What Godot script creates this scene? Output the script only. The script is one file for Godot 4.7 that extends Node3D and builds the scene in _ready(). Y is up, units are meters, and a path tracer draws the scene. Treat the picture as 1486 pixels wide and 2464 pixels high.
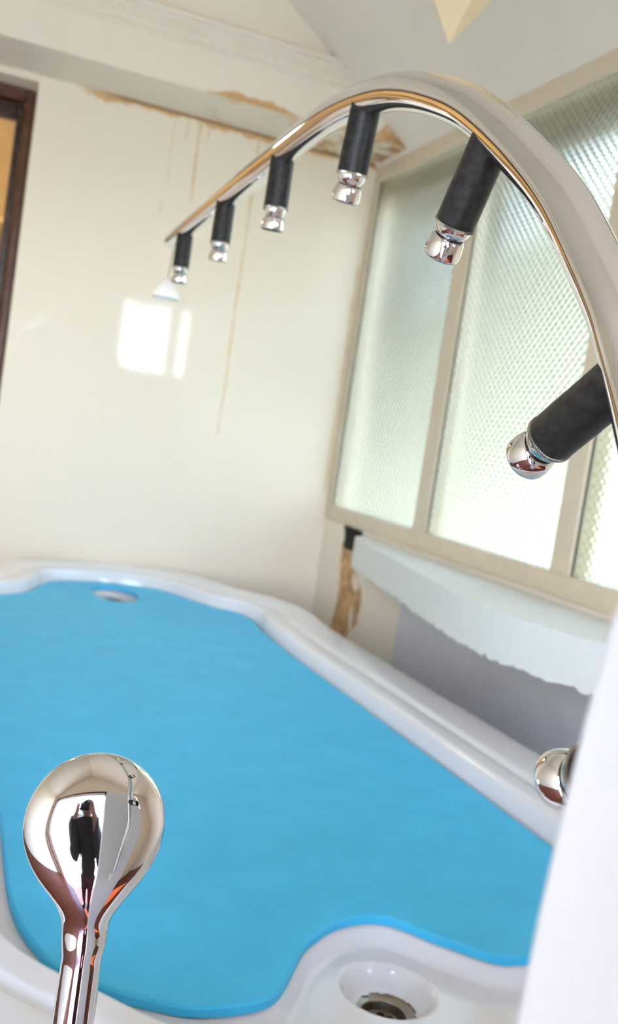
extends Node3D
# A spa wet table under a multi-nozzle chrome shower bar, beside a frosted window. y is up, metres.
# The table and the side wall run along -z; the side wall with the window stands at x = 1.25, the end wall at z = -3.01.

const WALL_Z := -3.012      # face of the end wall
const GABLE_Z := -2.775     # face of the projecting wall above it
const WALL_X := 1.25        # face of the window wall
const FLOOR_Y := -0.2
const EAVE_Y := 2.226       # where the sloping ceiling meets the window wall
const SOFFIT_Y := 2.236
const PITCH := 0.706        # rise of the sloping ceiling per metre

var noise := FastNoiseLite.new()
var used := {}
var M := {}

# ---------------------------------------------------------------- geometry helpers
class Shape:
	var v := PackedVector3Array()   # triangles, counter-clockwise seen from outside
	var uv := PackedVector2Array()
	func tri(a: Vector3, b: Vector3, c: Vector3) -> void:
		v.push_back(a); v.push_back(b); v.push_back(c)
	func quad(a: Vector3, b: Vector3, c: Vector3, d: Vector3) -> void:
		tri(a, b, c); tri(a, c, d)
	func quad_uv(a: Vector3, b: Vector3, c: Vector3, d: Vector3) -> void:
		quad(a, b, c, d)
		for q in [Vector2(0, 1), Vector2(1, 1), Vector2(1, 0), Vector2(0, 1), Vector2(1, 0), Vector2(0, 0)]:
			uv.push_back(q)
	func volume() -> float:
		var s := 0.0
		for i in range(0, v.size(), 3):
			s += v[i].dot(v[i + 1].cross(v[i + 2]))
		return s
	func outward() -> Shape:
		if volume() < 0.0:
			for i in range(0, v.size(), 3):
				var t := v[i + 1]
				v[i + 1] = v[i + 2]
				v[i + 2] = t
		return self
	func add(o: Shape, t := Transform3D.IDENTITY) -> Shape:
		for p in o.v:
			v.push_back(t * p)
		return self
	# box with chamfered edges
	func box(lo: Vector3, hi: Vector3, c := 0.0) -> Shape:
		var s := Shape.new()
		c = minf(c, 0.45 * minf(hi.x - lo.x, minf(hi.y - lo.y, hi.z - lo.z)))
		var m := (lo + hi) / 2.0
		var h := (hi - lo) / 2.0
		var pt := func(sx: float, sy: float, sz: float, axis: int) -> Vector3:
			var k := Vector3(c, c, c)
			k[axis] = 0.0
			return m + Vector3(sx * (h.x - k.x), sy * (h.y - k.y), sz * (h.z - k.z))
		for a in 3:
			var b := (a + 1) % 3
			var d := (a + 2) % 3
			for sg in [-1.0, 1.0]:
				var cs := []
				for w in [[-1, -1], [1, -1], [1, 1], [-1, 1]]:
					var k := [0.0, 0.0, 0.0]
					k[a] = sg; k[b] = float(w[0]); k[d] = float(w[1])
					cs.append(pt.call(k[0], k[1], k[2], a))
				if sg > 0:
					s.quad(cs[0], cs[1], cs[2], cs[3])
				else:
					s.quad(cs[3], cs[2], cs[1], cs[0])
		if c > 0.0:
			for a in 3:
				var b := (a + 1) % 3
				var d := (a + 2) % 3
				for sb in [-1.0, 1.0]:
					for sd in [-1.0, 1.0]:
						var k0 := [0.0, 0.0, 0.0]
						k0[b] = sb; k0[d] = sd
						k0[a] = -1.0
						var p0: Vector3 = pt.call(k0[0], k0[1], k0[2], b)
						var p1: Vector3 = pt.call(k0[0], k0[1], k0[2], d)
						k0[a] = 1.0
						var p2: Vector3 = pt.call(k0[0], k0[1], k0[2], d)
						var p3: Vector3 = pt.call(k0[0], k0[1], k0[2], b)
						if sb * sd > 0:
							s.quad(p0, p3, p2, p1)
						else:
							s.quad(p0, p1, p2, p3)
						# orientation is settled below by the face direction
			for sx in [-1.0, 1.0]:
				for sy in [-1.0, 1.0]:
					for sz in [-1.0, 1.0]:
						s.tri(pt.call(sx, sy, sz, 0), pt.call(sx, sy, sz, 1), pt.call(sx, sy, sz, 2))
		for i in range(0, s.v.size(), 3):
			var n := (s.v[i + 1] - s.v[i]).cross(s.v[i + 2] - s.v[i])
			if n.dot((s.v[i] + s.v[i + 1] + s.v[i + 2]) / 3.0 - m) < 0.0:
				var t := s.v[i + 1]
				s.v[i + 1] = s.v[i + 2]
				s.v[i + 2] = t
		return add(s)
	# rings of equal length, closed round; caps are fans
	func loft(rings: Array, cap0 := true, cap1 := true) -> Shape:
		var s := Shape.new()
		var n: int = rings[0].size()
		for i in rings.size() - 1:
			var a: PackedVector3Array = rings[i]
			var b: PackedVector3Array = rings[i + 1]
			for j in n:
				var k := (j + 1) % n
				s.quad(a[j], a[k], b[k], b[j])
		for e in 2:
			if (e == 0 and cap0) or (e == 1 and cap1):
				var r: PackedVector3Array = rings[0 if e == 0 else rings.size() - 1]
				var c := Vector3.ZERO
				for p in r:
					c += p
				c /= n
				for j in n:
					var k := (j + 1) % n
					if e == 0:
						s.tri(c, r[k], r[j])
					else:
						s.tri(c, r[j], r[k])
		if cap0 and cap1:
			s.outward()
		return add(s)
	# profile of (radius, height) turned round y
	func lathe(profile: Array, n := 48, cap0 := true, cap1 := true) -> Shape:
		var rings := []
		for p in profile:
			var r := PackedVector3Array()
			for j in n:
				var t := TAU * j / n
				r.push_back(Vector3(p[0] * cos(t), p[1], -p[0] * sin(t)))
			rings.append(r)
		return loft(rings, cap0, cap1)
	func tube(path: PackedVector3Array, radii: Variant, n := 24, side := Vector3.ZERO) -> Shape:
		var rings := []
		var t0 := (path[1] - path[0]).normalized()
		var x := side if side != Vector3.ZERO else (t0.cross(Vector3.UP) if absf(t0.y) < 0.9 else t0.cross(Vector3.RIGHT))
		x = (x - t0 * x.dot(t0)).normalized()
		for i in path.size():
			var t := (path[mini(i + 1, path.size() - 1)] - path[maxi(i - 1, 0)]).normalized()
			x = (x - t * x.dot(t)).normalized()
			var y := t.cross(x)
			var r: float = radii if radii is float else radii[i]
			var ring := PackedVector3Array()
			for j in n:
				var a := TAU * j / n
				ring.push_back(path[i] + (x * cos(a) + y * sin(a)) * r)
			rings.append(ring)
		return loft(rings)
	# polygon in (x, z) raised from y0 to y1 with a small round on its upper edge
	func slab(poly: PackedVector2Array, y0: float, y1: float, c := 0.0) -> Shape:
		var s := Shape.new()
		var top := inset(poly, c) if c > 0.0 else poly
		var n := poly.size()
		for i in n:
			var k := (i + 1) % n
			s.quad(at(poly[i], y0), at(poly[k], y0), at(poly[k], y1 - c), at(poly[i], y1 - c))
			if c > 0.0:
				s.quad(at(poly[i], y1 - c), at(poly[k], y1 - c), at(top[k], y1), at(top[i], y1))
		var ix := Geometry2D.triangulate_polygon(top)
		for i in range(0, ix.size(), 3):
			s.tri(at(top[ix[i]], y1), at(top[ix[i + 1]], y1), at(top[ix[i + 2]], y1))
			s.tri(at(poly[ix[i + 2]], y0), at(poly[ix[i + 1]], y0), at(poly[ix[i]], y0))
		# each piece may be wound either way: settle flat faces and walls apart
		for i in range(0, s.v.size(), 3):
			var f := (s.v[i + 1] - s.v[i]).cross(s.v[i + 2] - s.v[i])
			var m := (s.v[i] + s.v[i + 1] + s.v[i + 2]) / 3.0
			var flip := false
			if absf(f.y) > 0.95 * f.length():
				flip = (f.y > 0.0) != (m.y > (y0 + y1) / 2.0)
			else:
				var q := Vector2(m.x, m.z) + Vector2(f.x, f.z).normalized() * 0.0004
				flip = Geometry2D.is_point_in_polygon(q, poly) and not (c > 0.0 and m.y > y1 - c and f.y > 0.0)
				if c > 0.0 and m.y > y1 - c:
					flip = f.y < 0.0
			if flip:
				var t := s.v[i + 1]
				s.v[i + 1] = s.v[i + 2]
				s.v[i + 2] = t
		return add(s)
	static func at(p: Vector2, y: float) -> Vector3:
		return Vector3(p.x, y, p.y)
	static func inset(poly: PackedVector2Array, d: float) -> PackedVector2Array:
		var out := PackedVector2Array()
		var n := poly.size()
		var turn := -1.0 if Geometry2D.is_polygon_clockwise(poly) else 1.0
		for i in n:
			var a := (poly[i] - poly[(i + n - 1) % n]).normalized()
			var b := (poly[(i + 1) % n] - poly[i]).normalized()
			var m := Vector2(-a.y, a.x) + Vector2(-b.y, b.x)
			m = m.normalized() if m.length() > 0.001 else Vector2(-a.y, a.x)
			out.push_back(poly[i] - m * d * turn)
		if not Geometry2D.is_point_in_polygon(out[0], poly):
			for i in n:
				out[i] = poly[i] * 2.0 - out[i]
		return out
	func arrays(crease := 40.0) -> Array:
		var n := v.size()
		var face := PackedVector3Array()
		var near := {}
		for i in range(0, n, 3):
			var f := (v[i + 1] - v[i]).cross(v[i + 2] - v[i])
			face.push_back(f)
			for j in 3:
				var key := Vector3i((v[i + j] * 20000.0).round())
				if not near.has(key):
					near[key] = PackedInt32Array()
				near[key].push_back(i / 3)
		var lim := cos(deg_to_rad(crease))
		var nv := PackedVector3Array()
		var vv := PackedVector3Array()
		var uu := PackedVector2Array()
		nv.resize(n); vv.resize(n)
		if uv.size() == n:
			uu.resize(n)
		var unit := PackedVector3Array()
		for f in face:
			unit.push_back(f.normalized())
		for i in range(0, n, 3):
			for j in 3:
				var key := Vector3i((v[i + j] * 20000.0).round())
				var s := Vector3.ZERO
				for k in near[key]:
					if unit[k].dot(unit[i / 3]) > lim:
						s += face[k]
				var to: int = i + (3 - j) % 3   # Godot's front faces run clockwise
				vv[to] = v[i + j]
				nv[to] = s.normalized() if s.length() > 0.0 else unit[i / 3]
				if uv.size() == n:
					uu[to] = uv[i + j]
		var a := []
		a.resize(Mesh.ARRAY_MAX)
		a[Mesh.ARRAY_VERTEX] = vv
		a[Mesh.ARRAY_NORMAL] = nv
		if uv.size() == n:
			a[Mesh.ARRAY_TEX_UV] = uu
		return a
	func mesh(crease := 40.0) -> ArrayMesh:
		var m := ArrayMesh.new()
		m.add_surface_from_arrays(Mesh.PRIMITIVE_TRIANGLES, arrays(crease))
		return m

func box_shape(lo: Vector3, hi: Vector3, c := 0.0) -> Shape:
	return Shape.new().box(lo, hi, c)

# ---------------------------------------------------------------- scene helpers
func numbered(called: String) -> String:
	var n: int = used.get(called, 0)
	used[called] = n + 1
	return called if n == 0 else "%s_%03d" % [called, n]

func put(called: String, shape: Variant, m: Material, parent: Node = self, crease := 40.0) -> MeshInstance3D:
	var o := MeshInstance3D.new()
	o.name = numbered(called) if parent == self else called
	o.mesh = shape.mesh(crease) if shape is Shape else shape
	o.material_override = m
	parent.add_child(o, true)
	return o

func thing(called: String, label: String, category: String, where := Vector3.ZERO, group := "") -> Node3D:
	var o := Node3D.new()
	o.name = numbered(called)
	o.position = where
	add_child(o, true)
	return tag(o, label, category, group)

func tag(o: Node3D, label: String, category: String, group := "") -> Node3D:
	o.set_meta("label", label)
	o.set_meta("category", category)
	if group:
		o.set_meta("group", group)
	return o

func structure(o: Node3D, label: String, category: String) -> Node3D:
	o.set_meta("kind", "structure")
	return tag(o, label, category)

func std(c: Color, rough := 0.5, metal := 0.0) -> StandardMaterial3D:
	var m := StandardMaterial3D.new()
	m.albedo_color = c
	m.roughness = rough
	m.metallic = metal
	return m

func mottled(c: Color, amount: float, size: float, rough: float, bump := 0.0) -> StandardMaterial3D:
	# a paint or plastic with faint uneven patches, world-mapped
	var m := std(Color.WHITE, rough)
	var nt := NoiseTexture2D.new()
	var n := FastNoiseLite.new()
	n.seed = int(c.r * 1000) + int(size * 77)
	n.frequency = 0.012
	n.fractal_octaves = 5
	nt.width = 512; nt.height = 512
	nt.seamless = true
	nt.noise = n
	var g := Gradient.new()
	g.set_color(0, c.darkened(amount))
	g.set_color(1, c.lightened(amount * 0.6))
	nt.color_ramp = g
	m.albedo_texture = nt
	m.uv1_triplanar = true
	m.uv1_world_triplanar = true
	m.uv1_scale = Vector3.ONE / size
	if bump > 0.0:
		var h := NoiseTexture2D.new()
		h.width = 512; h.height = 512
		h.seamless = true
		h.noise = n
		m.heightmap_enabled = true
		m.heightmap_texture = h
		m.heightmap_scale = bump
	return m

func smooth01(a: float, b: float, x: float) -> float:
	var t := clampf((x - a) / (b - a), 0.0, 1.0)
	return t * t * (3.0 - 2.0 * t)

func nz(x: float, y: float, f: float) -> float:
	return noise.get_noise_2d(x * f, y * f)

func stain_texture(w: int, h: int, base: Color, lo: Vector2, hi: Vector2, amount: Callable) -> ImageTexture:
	# lo and hi: the metres that the picture spans; amount(x, y) -> (light rust, dark rust), each 0 to 1
	var im := Image.create(w, h, false, Image.FORMAT_RGB8)
	var rust := Color(0.83, 0.65, 0.42)
	var dark := Color(0.45, 0.30, 0.14)
	for j in h:
		var y := lerpf(hi.y, lo.y, (j + 0.5) / h)
		for i in w:
			var x := lerpf(lo.x, hi.x, (i + 0.5) / w)
			var s: Vector2 = amount.call(x, y)
			var c := base
			if s.x > 0.0:
				c = c.lerp(rust, clampf(s.x, 0, 1))
			if s.y > 0.0:
				c = c.lerp(dark, clampf(s.y, 0, 1))
			im.set_pixel(i, j, c)
	return ImageTexture.create_from_image(im)

func spline(p: Array, steps: int) -> PackedVector3Array:
	# Catmull-Rom through the points
	var out := PackedVector3Array()
	for i in p.size() - 1:
		var a: Vector3 = p[maxi(i - 1, 0)]
		var b: Vector3 = p[i]
		var c: Vector3 = p[i + 1]
		var d: Vector3 = p[mini(i + 2, p.size() - 1)]
		for k in steps:
			out.push_back(b.cubic_interpolate(c, a, d, float(k) / steps))
	out.push_back(p[p.size() - 1])
	return out

func smooth_loop(p: Array, steps: int) -> PackedVector2Array:
	var out := PackedVector2Array()
	var n := p.size()
	for i in n:
		var a: Vector2 = p[(i + n - 1) % n]
		var b: Vector2 = p[i]
		var c: Vector2 = p[(i + 1) % n]
		var d: Vector2 = p[(i + 2) % n]
		for k in steps:
			out.push_back(b.cubic_interpolate(c, a, d, float(k) / steps))
	return out

# ---------------------------------------------------------------- the scene
func _ready() -> void:
	noise.seed = 7
	noise.frequency = 1.0
	noise.fractal_octaves = 4
	camera_and_light()
	materials()
	room()
	window()
	outdoors()
	wet_table()
	mat()
	ledge()
	shower_bar()
	column()
	hand_shower()
	lantern()
	next_room()
	photographer()

func camera_and_light() -> void:
	var cam := Camera3D.new()
	cam.name = "camera"
	cam.position = Vector3(0, 1.3, 0)
	cam.rotation_order = EULER_ORDER_YXZ
	cam.rotation = Vector3(deg_to_rad(-4.133), deg_to_rad(-21.52), deg_to_rad(8.509))
	cam.near = 0.02
	cam.far = 200.0
	var lens := CameraAttributesPhysical.new()
	lens.frustum_focal_length = 24.0 * 2311.0 / 2464.0
	lens.frustum_focus_distance = 0.60
	lens.exposure_aperture = 6.0
	lens.frustum_near = 0.02
	lens.frustum_far = 200.0
	cam.attributes = lens
	add_child(cam)
	cam.fov = rad_to_deg(2.0 * atan(1232.0 / 2311.0))
	cam.make_current()
	var we := WorldEnvironment.new()
	we.name = "surroundings"
	var e := Environment.new()
	e.background_mode = Environment.BG_SKY
	var sky := Sky.new()
	var sm := ProceduralSkyMaterial.new()
	sm.sky_top_color = Color(0.56, 0.66, 0.82)
	sm.sky_horizon_color = Color(0.90, 0.92, 0.94)
	sm.ground_bottom_color = Color(0.45, 0.40, 0.34)
	sm.ground_horizon_color = Color(0.75, 0.72, 0.68)
	sm.sky_energy_multiplier = 2.5
	sm.sun_angle_max = 4.0
	sky.sky_material = sm
	e.sky = sky
	e.tonemap_mode = Environment.TONE_MAPPER_LINEAR
	e.tonemap_exposure = 4.2
	e.sdfgi_enabled = true
	e.ssao_enabled = true
	e.ssil_enabled = true
	we.environment = e
	add_child(we)
	var sun := DirectionalLight3D.new()
	sun.name = "sun"
	sun.light_color = Color(1.0, 0.95, 0.86)
	sun.light_energy = 3.0
	sun.light_angular_distance = 0.6
	sun.shadow_enabled = true
	sun.look_at_from_position(Vector3(-0.58, 0.70, 0.42) * 10.0, Vector3.ZERO)
	add_child(sun)

func materials() -> void:
	M.wall = mottled(Color(0.972, 0.925, 0.842), 0.02, 1.7, 0.045)
	M.wall.metallic_specular = 0.36
	M.wall_dull = mottled(Color(0.955, 0.915, 0.84), 0.02, 1.3, 0.55)
	M.ceiling = mottled(Color(0.95, 0.92, 0.865), 0.015, 1.1, 0.6)
	M.floor = mottled(Color(0.40, 0.17, 0.10), 0.12, 0.8, 0.25)
	M.frame = mottled(Color(0.87, 0.81, 0.71), 0.03, 0.4, 0.4)
	M.acrylic = std(Color(0.92, 0.92, 0.93), 0.14)
	M.acrylic.clearcoat_enabled = true
	M.acrylic.clearcoat = 0.15
	M.acrylic.clearcoat_roughness = 0.03
	M.chrome = std(Color(0.86, 0.86, 0.86), 0.035, 1.0)
	M.steel = std(Color(0.62, 0.60, 0.56), 0.28, 1.0)
	M.black = mottled(Color(0.085, 0.085, 0.08), 0.25, 0.05, 0.42)
	M.black.metallic_specular = 0.35
	M.black_smooth = std(Color(0.05, 0.05, 0.055), 0.3)
	M.dark = std(Color(0.03, 0.03, 0.03), 0.8)
	M.foam = mottled(Color(0.25, 0.785, 0.98), 0.045, 0.55, 0.55, 0.02)
	M.poly = mottled(Color(0.93, 0.93, 0.90), 0.02, 0.12, 0.7, 0.05)
	M.wood = mottled(Color(0.36, 0.19, 0.08), 0.25, 0.3, 0.4)
	M.ochre = mottled(Color(0.80, 0.68, 0.40), 0.06, 0.6, 0.6)
	M.paper = std(Color(0.95, 0.89, 0.76), 0.8)
	M.paper.backlight_enabled = true
	M.paper.backlight = Color(0.8, 0.72, 0.55)
	M.white = std(Color(0.93, 0.94, 0.965), 0.4)
	M.cord = std(Color(0.62, 0.56, 0.45), 0.7)
	# pressed glass: a close lattice of small bosses
	var n := 128
	var im := Image.create(n, n, false, Image.FORMAT_RF)
	for j in n:
		for i in n:
			var x := float(i) / n
			var y := float(j) / n
			var h := 0.5 + 0.5 * cos(TAU * x) * cos(TAU * y)
			im.set_pixel(i, j, Color(h, h, h))
	M.glass = std(Color(0.645, 0.65, 0.585, 0.0), 0.05)
	M.glass.transparency = BaseMaterial3D.TRANSPARENCY_ALPHA
	M.glass.refraction_enabled = true
	M.glass.refraction_scale = 0.05
	M.glass.heightmap_enabled = true
	M.glass.heightmap_texture = ImageTexture.create_from_image(im)
	M.glass.heightmap_scale = 0.16
	M.glass.uv1_triplanar = true
	M.glass.uv1_world_triplanar = true
	M.glass.uv1_scale = Vector3.ONE / 0.024
	M.clear = std(Color(1, 1, 1, 0.03), 0.0)
	M.clear.transparency = BaseMaterial3D.TRANSPARENCY_ALPHA

func rust_far(x: float, y: float) -> Vector2:
	var s := 0.0
	var d := 0.0
	var t := SOFFIT_Y - y
	if x > 0.25:
		var k := smooth01(0.25, 0.34, x)
		var deep := 0.012 + 0.016 * k * (0.55 + 0.9 * nz(x, 0.3, 9.0)) + 0.012 * maxf(0.0, nz(x, 3.1, 38.0))
		s = maxf(s, k * (0.85 + 0.3 * nz(x, y, 40.0)) * (1.0 - smooth01(deep * 0.55, deep, t)))
		d = maxf(d, k * 0.75 * (1.0 - smooth01(0.003, 0.008, t)) * smooth01(0.32, 0.42, x))
	for r in [[0.644, 2.236, 1.99, 0.0075, 0.62], [0.834, 2.236, 1.285, 0.006, 0.5], [0.605, 2.236, 2.17, 0.005, 0.4], [0.672, 2.236, 2.185, 0.006, 0.35], [0.563, 2.21, 2.02, 0.004, 0.22], [0.556, 1.97, 1.93, 0.004, 0.25], [0.86, 2.236, 2.2, 0.006, 0.4], [1.235, 1.9, 1.15, 0.012, 0.3]]:
		if y < r[1] and y > r[2] - 0.02:
			var xx: float = r[0] + 0.004 * nz(y, r[0], 4.0)
			var w: float = r[3] * (0.8 + 0.6 * nz(y, r[0] + 5.0, 7.0))
			var q := 1.0 - smooth01(w * 0.5, w, absf(x - xx))
			q *= smooth01(r[2] - 0.02, r[2] + 0.01, y) * (0.8 + 0.5 * nz(x, y, 20.0))
			s = maxf(s, q * r[4])
	return Vector2(s, d)

func rust_gable(x: float, y: float) -> Vector2:
	var t := y - SOFFIT_Y
	var s := 0.0
	var d := 0.0
	if x > 0.58 and x < 0.90:
		var top := 0.017 * smooth01(0.60, 0.68, x) * (1.0 - smooth01(0.79, 0.88, x)) * (1.0 + 0.7 * nz(x, 1.0, 22.0)) + 0.006
		s = (1.0 - smooth01(top * 0.75, top, t)) * smooth01(0.59, 0.61, x) * (1.0 - smooth01(0.87, 0.89, x)) * (0.9 + 0.3 * nz(x, y, 60.0))
	if x > 0.93:
		var top2 := 0.02 + 0.055 * smooth01(1.12, 1.17, x) * (1.0 + 0.6 * nz(x, 5.0, 25.0))
		s = maxf(s, (1.0 - smooth01(top2 * 0.7, top2, t)) * smooth01(0.93, 0.97, x) * (0.75 + 0.4 * nz(x, y, 40.0)))
		d = 0.45 * (1.0 - smooth01(0.01, 0.05, t)) * smooth01(1.13, 1.2, x) * (0.7 + 0.5 * nz(x, y, 30.0))
	return Vector2(s, d)

func rust_soffit(x: float, z: float) -> Vector2:
	var s := 0.35 * smooth01(0.1, 0.45, nz(x, z + 3.0, 6.0)) * smooth01(0.6, 0.7, x)
	s = maxf(s, smooth01(0.88, 0.98, x) * smooth01(-0.15, 0.25, nz(x + 2.0, z, 9.0)) * 0.8)
	var d := 0.4 * smooth01(1.08, 1.2, x) * smooth01(-0.1, 0.3, nz(x, z, 12.0))
	return Vector2(s, d)

func rust_side(z: float, y: float) -> Vector2:
	# one broad run under the black stuffing, with two cleaner islands in it
	var s := 0.0
	var d := 0.0
	if y < 1.0 and y > 0.5 and z < -2.55:
		var t := clampf((1.0 - y) / 0.29, 0.0, 1.0)
		var wob := 0.012 * nz(y, z, 9.0) + 0.006 * nz(z, y, 30.0)
		var left := -2.845 + 0.035 * smooth01(0.0, 0.45, t) - 0.018 * smooth01(0.5, 1.0, t) + wob
		var right := -2.69 + 0.055 * smooth01(0.1, 0.6, t) - 0.06 * smooth01(0.78, 1.0, t) + wob
		s = smooth01(left - 0.006, left + 0.006, z) * (1.0 - smooth01(right - 0.006, right + 0.006, z))
		s *= smooth01(0.695, 0.712, y + 0.015 * nz(z, 2.0, 12.0))
		for h in [[-2.690, 0.772, 0.020, 0.048], [-2.694, 0.893, 0.034, 0.030], [-2.668, 0.945, 0.03, 0.03]]:
			var r := Vector2((z - h[0] + wob) / h[2], (y - h[1] + wob) / h[3]).length()
			s *= lerpf(0.12, 1.0, smooth01(0.75, 1.1, r))
		s *= 0.85 + 0.3 * nz(z, y, 24.0)
		d = s * 0.4 * smooth01(-0.25, 0.4, nz(z + 1.0, y, 14.0))
	return Vector2(s, d)

func textured(base: StandardMaterial3D, tex: Texture2D) -> StandardMaterial3D:
	var m: StandardMaterial3D = base.duplicate()
	m.albedo_texture = tex
	m.albedo_color = Color.WHITE
	m.uv1_triplanar = false
	m.uv1_world_triplanar = false
	m.uv1_scale = Vector3.ONE
	return m

func room() -> void:
	var cream := Color(0.972, 0.925, 0.842)
	var dull := Color(0.955, 0.915, 0.84)
	# floor
	structure(put("floor", box_shape(Vector3(-1.8, FLOOR_Y - 0.1, -3.2), Vector3(2.6, FLOOR_Y, 1.1)), M.floor), "polished red-brown cement floor beside the wet table", "floor")
	# end wall: right piece with stains, left piece and lintel round the wooden door
	var wf := Node3D.new()
	wf.name = "wall_far"
	add_child(wf)
	structure(wf, "glossy cream end wall with brown water runs below the overhang", "wall")
	var rx := 0.158
	var s := Shape.new()
	s.quad_uv(Vector3(rx, FLOOR_Y, WALL_Z), Vector3(WALL_X, FLOOR_Y, WALL_Z), Vector3(WALL_X, SOFFIT_Y, WALL_Z), Vector3(rx, SOFFIT_Y, WALL_Z))
	var tf := stain_texture(448, 1024, cream, Vector2(rx, FLOOR_Y), Vector2(WALL_X, SOFFIT_Y), rust_far)
	put("plaster", s, textured(M.wall, tf), wf)
	var core := Shape.new()
	core.box(Vector3(rx, FLOOR_Y, WALL_Z - 0.22), Vector3(WALL_X + 0.1, SOFFIT_Y, WALL_Z - 0.001))
	core.box(Vector3(-1.8, FLOOR_Y, WALL_Z - 0.22), Vector3(-0.72, SOFFIT_Y, WALL_Z))
	core.box(Vector3(-0.72, 2.214, WALL_Z - 0.22), Vector3(rx, SOFFIT_Y, WALL_Z))
	put("masonry", core, M.wall, wf)
	# projecting gable wall; its underside is the soffit
	var wg := Node3D.new()
	wg.name = "wall_gable"
	add_child(wg)
	structure(wg, "cream gable wall projecting above the end wall, rust-stained at its lower edge", "wall")
	var ridge_x := -0.2
	var ridge_y := EAVE_Y + (WALL_X - ridge_x) * PITCH
	var gl := -1.65
	var gp := [Vector2(gl, SOFFIT_Y), Vector2(WALL_X + 0.05, SOFFIT_Y), Vector2(WALL_X + 0.05, EAVE_Y + 0.03), Vector2(ridge_x, ridge_y + 0.06), Vector2(gl, EAVE_Y + 0.06)]
	var tg := stain_texture(512, 256, dull, Vector2(0.2, SOFFIT_Y), Vector2(WALL_X + 0.05, SOFFIT_Y + 0.5), rust_gable)
	var g1 := Shape.new()
	var lo := Vector2(0.2, SOFFIT_Y)
	var hi := Vector2(WALL_X + 0.05, SOFFIT_Y + 0.5)
	g1.quad_uv(Vector3(lo.x, lo.y, GABLE_Z), Vector3(hi.x, lo.y, GABLE_Z), Vector3(hi.x, hi.y, GABLE_Z), Vector3(lo.x, hi.y, GABLE_Z))
	put("plaster", g1, textured(M.wall_dull, tg), wg)
	var g2 := Shape.new()
	g2.box(Vector3(gl, SOFFIT_Y + 0.001, WALL_Z - 0.22), Vector3(WALL_X + 0.05, ridge_y + 0.1, GABLE_Z - 0.001))
	g2.quad(Vector3(gl, SOFFIT_Y, GABLE_Z), Vector3(lo.x, SOFFIT_Y, GABLE_Z), Vector3(lo.x, ridge_y, GABLE_Z), Vector3(gl, ridge_y, GABLE_Z))
	g2.quad(Vector3(lo.x, hi.y, GABLE_Z), Vector3(hi.x, hi.y, GABLE_Z), Vector3(hi.x, ridge_y, GABLE_Z), Vector3(lo.x, ridge_y, GABLE_Z))
	put("masonry", g2, M.wall_dull, wg)
	var g3 := Shape.new()
	g3.quad_uv(Vector3(0.2, SOFFIT_Y, WALL_Z), Vector3(WALL_X, SOFFIT_Y, WALL_Z), Vector3(WALL_X, SOFFIT_Y, GABLE_Z), Vector3(0.2, SOFFIT_Y, GABLE_Z))
	var ts := stain_texture(384, 96, dull, Vector2(0.2, WALL_Z), Vector2(WALL_X, GABLE_Z), rust_soffit)
	put("soffit", g3, textured(M.wall_dull, ts), wg)
	# plaster cornice across the gable
	var tr := Node3D.new()
	tr.name = "trim_1"
	add_child(tr)
	structure(tr, "cream plaster cornice with worn leaf relief across the gable wall", "cornice")
	var prof := [[0.0, 2.350], [0.006, 2.350], [0.009, 2.355], [0.006, 2.361], [0.003, 2.364], [0.006, 2.368], [0.010, 2.372], [0.013, 2.405], [0.018, 2.409], [0.026, 2.412], [0.029, 2.420], [0.024, 2.428], [0.0, 2.430]]
	var rings := []
	for x in [gl, WALL_X]:
		var ring := PackedVector3Array()
		for p in prof:
			ring.push_back(Vector3(x, p[1], GABLE_Z + p[0]))
		rings.append(ring)
	put("moulding", Shape.new().loft(rings), M.wall_dull, tr, 25.0)
	var leaf := Shape.new()
	for sgn in [-1.0, 1.0]:
		var pts := PackedVector3Array([Vector3(0, 0, 0), Vector3(sgn * 0.007, 0.012, 0.003), Vector3(sgn * 0.009, 0.022, 0.002), Vector3(sgn * 0.004, 0.029, 0.0)])
		leaf.tube(pts, PackedFloat32Array([0.002, 0.0045, 0.004, 0.0015]), 8)
	var leaf_mesh := leaf.mesh(60.0)
	for k in 36:
		var o := put("leaf_ornament", leaf_mesh, M.wall_dull, tr)
		o.position = Vector3(0.02 + k * 0.034, 2.3735, GABLE_Z + 0.0105)
	# sloping ceilings
	var c1 := Shape.new()
	var th := 0.06
	for f in [[WALL_X + 0.02, EAVE_Y - 0.02 * PITCH, ridge_x, ridge_y], [ridge_x, ridge_y, gl - 0.02, EAVE_Y - 0.02 * PITCH]]:
		var ring0 := PackedVector3Array([Vector3(f[0], f[1], -3.2), Vector3(f[2], f[3], -3.2), Vector3(f[2], f[3] + th, -3.2), Vector3(f[0], f[1] + th, -3.2)])
		var ring1 := PackedVector3Array()
		for p in ring0:
			ring1.push_back(Vector3(p.x, p.y, 1.15))
		c1.loft([ring0, ring1])
	structure(put("ceiling", c1, M.ceiling), "pale sloping ceiling boards rising from the window wall", "ceiling")
	# window wall below the window
	var ww := Node3D.new()
	ww.name = "wall_right"
	add_child(ww)
	structure(ww, "cream side wall under the frosted window, with a brown water stain", "wall")
	var zl := WALL_Z
	var zr := -0.92
	var sill := 1.056
	var w1 := Shape.new()
	w1.quad_uv(Vector3(WALL_X, FLOOR_Y, zl), Vector3(WALL_X, FLOOR_Y, -2.37), Vector3(WALL_X, sill, -2.37), Vector3(WALL_X, sill, zl))
	var tw := stain_texture(256, 512, dull, Vector2(zl, FLOOR_Y), Vector2(-2.37, sill), rust_side)
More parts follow.
